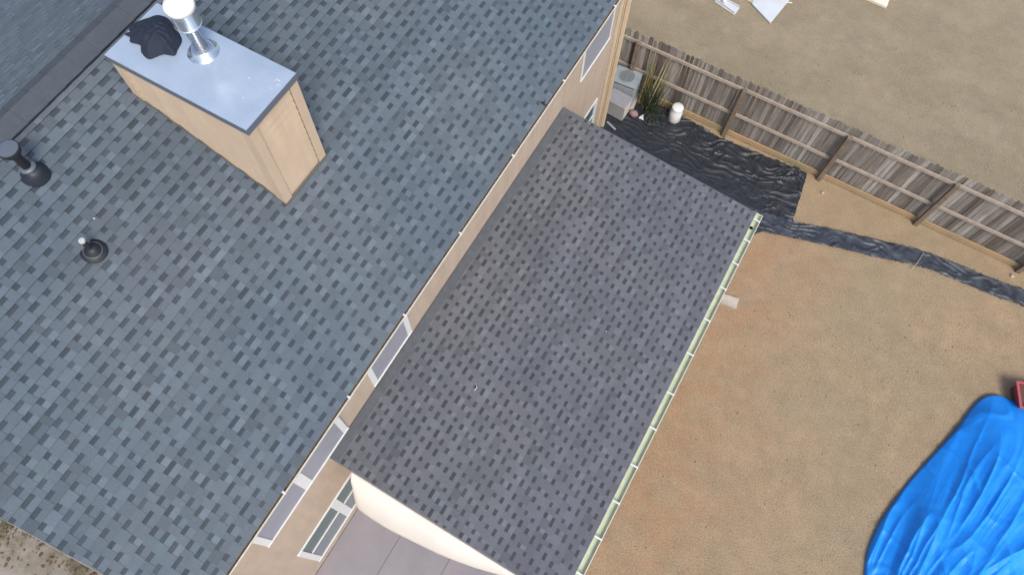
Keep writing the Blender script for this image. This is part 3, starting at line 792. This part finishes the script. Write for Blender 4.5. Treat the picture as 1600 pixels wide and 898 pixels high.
o = sheet('plastic_sheet', upS, loS, M_PLASTIC, 340, 140, .048, (2.2, 6.5, lambda x, y: .25 + .75*max(0, min(1, (y-10.5)*1.1))*max(.25, min(1, (x+2)*.8+.3)) + .5*max(0, min(1, (x-1.0)*2))), .012, 3, .03)
tag(o, 'wrinkled black plastic sheet spread beside the fence above the porch roof corner', 'plastic sheet')
upT = [(.95, 10.33), (1.85, 10.50), (2.87, 10.8), (3.86, 11.07), (4.71, 11.28), (5.59, 11.36), (6.47, 11.42), (7.03, 11.5), (8.4, 11.6), (9.6, 11.62)]
loT = [(.95, 9.76), (2.02, 10.08), (3.01, 10.36), (4.01, 10.63), (4.84, 10.88), (5.71, 10.96), (6.58, 11.02), (7.13, 11.1), (8.4, 11.2), (9.6, 11.24)]
o = sheet('plastic_strip', upT, loT, M_PLASTIC2, 460, 30, .032, (2.2, 7, lambda x, y: .9), .035, 8, .04)
tag(o, 'narrow strip of dusty dark plastic edging running across the lawn towards the fence', 'plastic strip')
bm = bmesh.new(); tube(bm, [(4.74, 11.22, .085), (4.70, 10.95, .095), (4.64, 10.66, .06)], .006, 6)
tag(obj('stake', bm, M_CANE), 'thin pale stake lying across the dark plastic strip', 'stake')

# ------------------------------------------------------------------ condensers by the corner
def condenser(x0, x1, y0, y1, h, m, label, ang):
    t = tag(empty('condenser_unit', ((x0+x1)/2, (y0+y1)/2, 0)), label, 'air conditioner', 'outdoor units behind the house corner')
    cx, cy = (x0+x1)/2, (y0+y1)/2; a, b_ = (x1-x0)/2, (y1-y0)/2
    Mz = Matrix.Rotation(math.radians(ang), 4, 'Z')
    def O(name, bm, mm, **k):
        bmesh.ops.transform(bm, matrix=Mz, verts=bm.verts); return obj(name, bm, mm, t, **k)
    O('pad', B(-a-.08, a+.08, -b_-.08, b_+.08, .0, .06), M_CONC)
    bm = B(-a+.02, a-.02, -b_+.02, b_-.02, .061, h-.04); O('cabinet', bm, M_ACD)
    bm = bmesh.new()
    z = .11
    while z < h-.06:
        for (p, q) in (((-a, -b_), (a, -b_)), ((a, -b_), (a, b_)), ((a, b_), (-a, b_)), ((-a, b_), (-a, -b_))):
            obox(bm, (*p, z), (*q, z), .02, .018)
        z += .045
    O('louvre_grille', bm, m)
    for sx in (-1, 1):
        for sy in (-1, 1): O('corner_post', B(*sorted((sx*a*1.01, sx*(a-.05))), *sorted((sy*b_*1.01, sy*(b_-.05))), .06, h-.03), m)
    O('top_cover', B(-a-.015, a+.015, -b_-.015, b_+.015, h-.04, h), m, bevel=.008)
    r = min(a, b_)*.8; bm = bmesh.new()
    pts = [(r*math.cos(2*PI*i/28), r*math.sin(2*PI*i/28), h+.016) for i in range(29)]; tube(bm, pts, .009, 5, cap=False)
    k = -r + .02
    while k < r:
        q = math.sqrt(max(0, r*r-k*k)); tube(bm, [(-q, k, h+.014), (0, k, h+.03), (q, k, h+.014)], .006, 5); k += .026
    O('fan_guard', bm, m)
    bm = bmesh.new(); lathe(bm, [(r, h+.001), (r, h+.004)], 28); O('fan_opening', bm, M_ACD if ang else m)
condenser(-3.52, -2.90, 11.42, 11.90, .80, M_AC2, 'blue grey air conditioner with ribbed top, nearer the fence behind the house corner', 5)
t = tag(empty('utility_cabinet', (-3.13, 11.17, 0)), 'boxy beige grey metal cabinet in front of the grilled unit at house corner', 'cabinet', 'outdoor units behind the house corner')
MA = Matrix.Rotation(math.radians(-4), 4, 'Z')
obj('cabinet_body', B(-.27, .25, -.17, .17, .03, .54, M=MA), M_AC, t, bevel=.006)
obj('lid', B(-.285, .265, -.185, .185, .542, .58, M=MA), mat('lid_grey', (.30, .29, .32), .5, var=.1), t, bevel=.008)
bm = bmesh.new(); box(bm, -.287, .267, -.193, -.187, .546, .558, M=MA); box(bm, .255, .262, -.16, .16, .08, .50, M=MA); obj('seam_strip', bm, M_GUTW, t)

# ------------------------------------------------------------------ bucket, canes and clutter
bm = bmesh.new(); BX, BY = -1.80, 11.72
lathe(bm, [(.125, .02), (.135, .035), (.134, .34), (.122, .38), (.120, .46), (.126, .50), (.10, .53), (.03, .535)], 36, (BX, BY, 0))
bmesh.ops.transform(bm, matrix=Matrix.Translation((BX, BY, 0)) @ Matrix.Diagonal((1.15, 1.15, .97, 1)) @ Matrix.Translation((-BX, -BY, 0)), verts=bm.verts)
b = tag(obj('bucket', bm, M_WHITE, smooth=True), 'white rounded plastic bucket standing on the black sheet by the fence', 'bucket')
bm = bmesh.new(); pts = [(BX-.14*math.cos(t_), BY-.145*math.sin(t_), .32-.1*math.sin(t_)) for t_ in [PI*i/14 for i in range(15)]]; tube(bm, pts, .004, 6); o = obj('handle', bm, M_AC); o.parent = b
rc = random.Random(12)
canes = tag(empty('cane_clump', (-2.3, 11.7, 0)), 'clump of tall pale canes and green grass leaning on the fence', 'plant')
cane_shift = -.16
def blade(bm, base, tip, bend, r, n=8, fl=1):
    base, tip = Vector(base), Vector(tip); mid = Vector(bend)
    pts = [base + (tip-base)*t_ + mid*math.sin(PI*t_) for t_ in [k/(n-1) for k in range(n)]]
    tube(bm, pts, [r*(1-.75*(k/(n-1))**2) for k in range(n)], 5)
def cane(base, top, r, m):
    bm = bmesh.new(); blade(bm, Vector(base)-canes.location, Vector(top)-canes.location, (rc.uniform(-.02, .02), rc.uniform(-.02, .02), 0), r)
    obj('cane', bm, m, canes)
cane((-2.42, 11.62, .02), (-2.28, 11.86, 1.75), .013, M_CANE); cane((-2.36, 11.60, .02), (-2.20, 11.84, 1.78), .015, M_CANE)
cane((-2.25, 11.72, .02), (-2.15, 11.88, 1.55), .010, M_CANE); cane((-2.12, 11.66, .50), (-1.94, 11.88, 1.62), .010, M_CANE)
cane((-2.2, 11.66, .30), (-2.0, 11.80, .85), .010, M_CANE); cane((-2.62, 11.68, .02), (-2.60, 11.86, 1.30), .010, M_CANE)
for k in range(30): cane((-2.55+rc.uniform(-.1, .3), 11.70+rc.uniform(-.06, .06), .02), (-2.55+rc.uniform(-.2, .5), 11.84+rc.uniform(-.04, .04), rc.uniform(.9, 1.75)), rc.uniform(.006, .013), M_CANE2)
bm = bmesh.new()
for k in range(120):
    b0 = Vector((-2.3+rc.gauss(0, .12), 11.66+rc.gauss(0, .07), .03)) - canes.location
    a_ = rc.uniform(0, 2*PI); L = rc.uniform(.3, .9); up_ = rc.uniform(.15, 1.35)
    tp = b0 + Vector((math.cos(a_)*L*.4, min(math.sin(a_)*L*.5, .18), up_))
    blade(bm, b0, tp, (0, 0, .12), rc.uniform(.004, .008), 6)
for k in range(26):
    b0 = Vector((-2.15+rc.gauss(0, .1), 11.55+rc.gauss(0, .05), .06)) - canes.location
    tp = b0 + Vector((rc.uniform(-.15, .35), rc.uniform(-.55, -.2), rc.uniform(0, .06)))
    blade(bm, b0, tp, (0, 0, .10), rc.uniform(.005, .009), 6)
obj('grass_blades', bm, M_LEAFG, canes); canes.location.x += cane_shift
bm = bmesh.new(); lathe(bm, [(.05, 0), (.085, .02), (.09, .16), (.05, .22), (.025, .24), (.025, .27)], 20); bmesh.ops.transform(bm, matrix=Matrix.Rotation(.9, 4, 'Y') @ Matrix.Rotation(.5, 4, 'X'), verts=bm.verts)
j = obj('jug', bm, M_PINK, smooth=True); j.location = (-2.78, 11.30, .10)
tag(j, 'dusty pink plastic jug tipped over beside the grey cabinet', 'jug')
bm = bmesh.new(); prism(bm, [(-.07, -.045), (.07, -.05), (.0, .085)], 0, .012); bmesh.ops.transform(bm, matrix=Matrix.Rotation(.5, 4, 'X'), verts=bm.verts)
o = obj('broken_shard', bm, M_WHITE); o.location = (-2.50, 11.32, .06); tag(o, 'small white triangular shard lying in front of the canes', 'shard')
bm = bmesh.new(); box(bm, -.15, .15, -.025, .025, 0, .03); bmesh.ops.transform(bm, matrix=Matrix.Rotation(-.35, 4, 'Z'), verts=bm.verts)
o = obj('pale_board', bm, M_AC2, bevel=.004); o.location = (-3.05, 10.72, .03); tag(o, 'short pale board on the black sheet in front of the grey cabinet', 'board')

# splash block under the downspout
sb = bmesh.new()
pl = [(-.20, -.10), (.20, -.125), (.20, .125), (-.20, .10)]
prism(sb, pl, 0, .035)
for s in (-1, 1):
    a = [(-.20, s*.10), (.20, s*.125), (.20, s*.10), (-.20, s*.075)]
    prism(sb, a if s < 0 else a[::-1], .0355, .085)
box(sb, -.20, -.17, -.074, .074, .0355, .085)
bmesh.ops.recalc_face_normals(sb, faces=sb.faces)
o = obj('splash_block', sb, M_CONC); o.location = (1.33, 7.86, .005); o.rotation_euler = (0, 0, .12)
tag(o, 'pale concrete splash block on bare clay just below the porch gutter', 'splash block')

# cream canvas side sheet hanging out from the porch roof edge
def canvas():
    n, mrow = 60, 14
    top = resample([(-2.90, .455, 3.56), (-2.2, .452, 3.46), (-1.2, .45, 3.31), (-.3, .45, 3.17), (.25, .45, 3.09)], n+1)
    bot = resample([(-2.74, .24, 3.02), (-2.66, .06, 2.86), (-2.2, .03, 2.82), (-1.86, .05, 2.82), (-1.45, .09, 2.84), (-1.1, .13, 2.86), (-.58, .23, 2.92), (-.01, .38, 3.02), (.25, .44, 3.07)], n+1)
    vs, fs = [], []
    for i in range(n+1):
        for j_ in range(mrow+1):
            t = j_/mrow; p = top[i].lerp(bot[i], t); 
            p = p + Vector((0, -.05, .10))*math.sin(PI*t)*(1-i/n)**.5 + Vector((0, 0, .008*fbm((i*.3, j_*.3, 0), 2)))
            vs.append(tuple(p))
    for i in range(n):
        for j_ in range(mrow): a = i*(mrow+1)+j_; fs.append((a, a+1, a+mrow+2, a+mrow+1))
    me = bpy.data.meshes.new('canvas_sheet'); me.from_pydata(vs, [], fs)
    for p in me.polygons: p.use_smooth = True
    o = link('canvas_sheet', me, M_SHADE)
    sm = o.modifiers.new('s', 'SOLIDIFY'); sm.thickness = .006
    return o
tag(canvas(), 'curved cream canvas sheet hung along the lower end of the porch roof', 'canvas')

# ------------------------------------------------------------------ things on the far lawn
def flat(name, poly, z, t, m, label, cat, tilt=0, group=None):
    cx = sum(p[0] for p in poly)/len(poly); cy = sum(p[1] for p in poly)/len(poly)
    bm = bmesh.new(); prism(bm, [(x-cx, y-cy) for x, y in poly], 0, t)
    bmesh.ops.recalc_face_normals(bm, faces=bm.faces)
    bmesh.ops.bevel(bm, geom=list(bm.edges), offset=min(t*.3, .01), segments=1, affect='EDGES')
    o = obj(name, bm, m); o.location = (cx, cy, z); o.rotation_euler = (tilt, 0, 0); tag(o, label, cat, group); return o
M_PALE = mat('pale_panel', (.62, .66, .70), .45, col2=(.55, .58, .60), vscale=2)
M_CREAM = mat('cream_foam', (.76, .72, .60), .8, var=.1, vscale=5)
ch = flat('channel_section', [(-2.47, 15.77), (-2.45, 15.99), (-1.79, 15.91), (-1.81, 15.61)], .01, .03, M_PALE, 'short white channel section lying on the far lawn, left of the white panel', 'channel')
for poly in ([(-.33, .105), (-.33, .125), (.30, .04), (.30, .02)],): pass
bm = bmesh.new(); obox(bm, (-.31, .16, .05), (.32, .08, .05), .02, .07); obox(bm, (-.31, -.02, .05), (.30, -.18, .05), .02, .07); o = obj('flange', bm, M_PALE, ch)
bm = bmesh.new(); bmesh.ops.create_uvsphere(bm, u_segments=24, v_segments=16, radius=.065); o = obj('ball', bm, M_WHITE, smooth=True); o.location = (-2.24, 15.86, .105); tag(o, 'small white ball resting on the white channel section', 'ball')
pn = flat('pointed_panel', [(-1.56, 16.2), (-1.64, 16.63), (-.98, 17.25), (-.72, 16.9), (-.87, 15.83)], .03, .035, M_PALE, 'large bluish white pointed panel on the far lawn', 'panel', tilt=.03)
flat('plywood_piece', [(-1.98, 16.34), (-1.52, 16.22), (-1.58, 16.52), (-1.8, 16.6)], .012, .018, M_CANE, 'tan plywood piece tucked against the bluish white panel', 'plywood')
flat('white_stick', [(-.84, 16.72), (-.63, 16.80), (-.63, 16.84), (-.84, 16.77)], .006, .02, M_CREAM, 'thin white stick on the far lawn beside the white panel', 'stick')
flat('foam_block', [(.98, 17.95), (1.01, 18.25), (1.6, 18.41), (1.64, 17.93)], .005, .09, M_CREAM, 'cream foam block alone on the far lawn at top edge', 'block')
# pale stones by the fence
def rock(x, y, s, label):
    bm = bmesh.new(); bmesh.ops.create_icosphere(bm, subdivisions=3, radius=s)
    for v_ in bm.verts: v_.co *= 1+.35*fbm(v_.co*9+Vector((x, y, 0)), 2); v_.co.z *= .55
    o = obj('stone', bm, M_ROCK, smooth=True); o.location = (x, y, s*.35); tag(o, label, 'stone', 'pale stones near the fence foot')
rock(2.17, 11.60, .042, 'pale stone near the fence foot, at the corner of the black sheet')
rock(6.70, 11.72, .05, 'pale stone near the fence foot, at the right edge')

# small things on the roofs
def bit(name, x, y, z, s, label, cat, m, sh=(1, .5, .3), rot=.4):
    bm = bmesh.new(); bmesh.ops.create_icosphere(bm, subdivisions=2, radius=s)
    for v_ in bm.verts: v_.co *= 1+.4*fbm(v_.co*30/s*.02+Vector((x, y, 0)), 2); v_.co = Vector((v_.co.x*sh[0], v_.co.y*sh[1], v_.co.z*sh[2]))
    o = obj(name, bm, m); o.location = (x, y, z); o.rotation_euler = (0, 0, rot); return tag(o, label, cat)
bit('white_chip', -6.19, 1.196, roof_z(-6.19)+.018, .016, 'tiny white chip on the main roof above the plumbing vent', 'chip', M_WHITE)
bm = bmesh.new(); blade(bm, (0, -.06, 0), (0, .06, .01), (.04, 0, .01), .005, 9); o = obj('feather', bm, M_WHITE); o.location = (-1.95, 2.55, 3.13+(XG2+1.95)*s2+.022); o.rotation_euler = (0, 0, .5)
tag(o, 'curled white feather on the porch roof near the upper windows', 'feather')
bit('white_chip', -.55, 4.55, ZG2+(XG2+.55)*s2+.018, .014, 'tiny white chip in the middle of the porch roof', 'chip', M_WHITE)
# dark twig caught on the main gutter
bm = bmesh.new(); tube(bm, [(-.07, .03, 0), (0, 0, .03), (.06, -.02, .02)], [.012, .018, .006], 6); tube(bm, [(0, 0, .03), (-.02, .07, .05)], [.008, .004], 5)
o = obj('twig', bm, M_VENT); o.location = (XE+.01, 6.36, 5.87); tag(o, 'dark twig caught on the edge of the main gutter', 'twig')
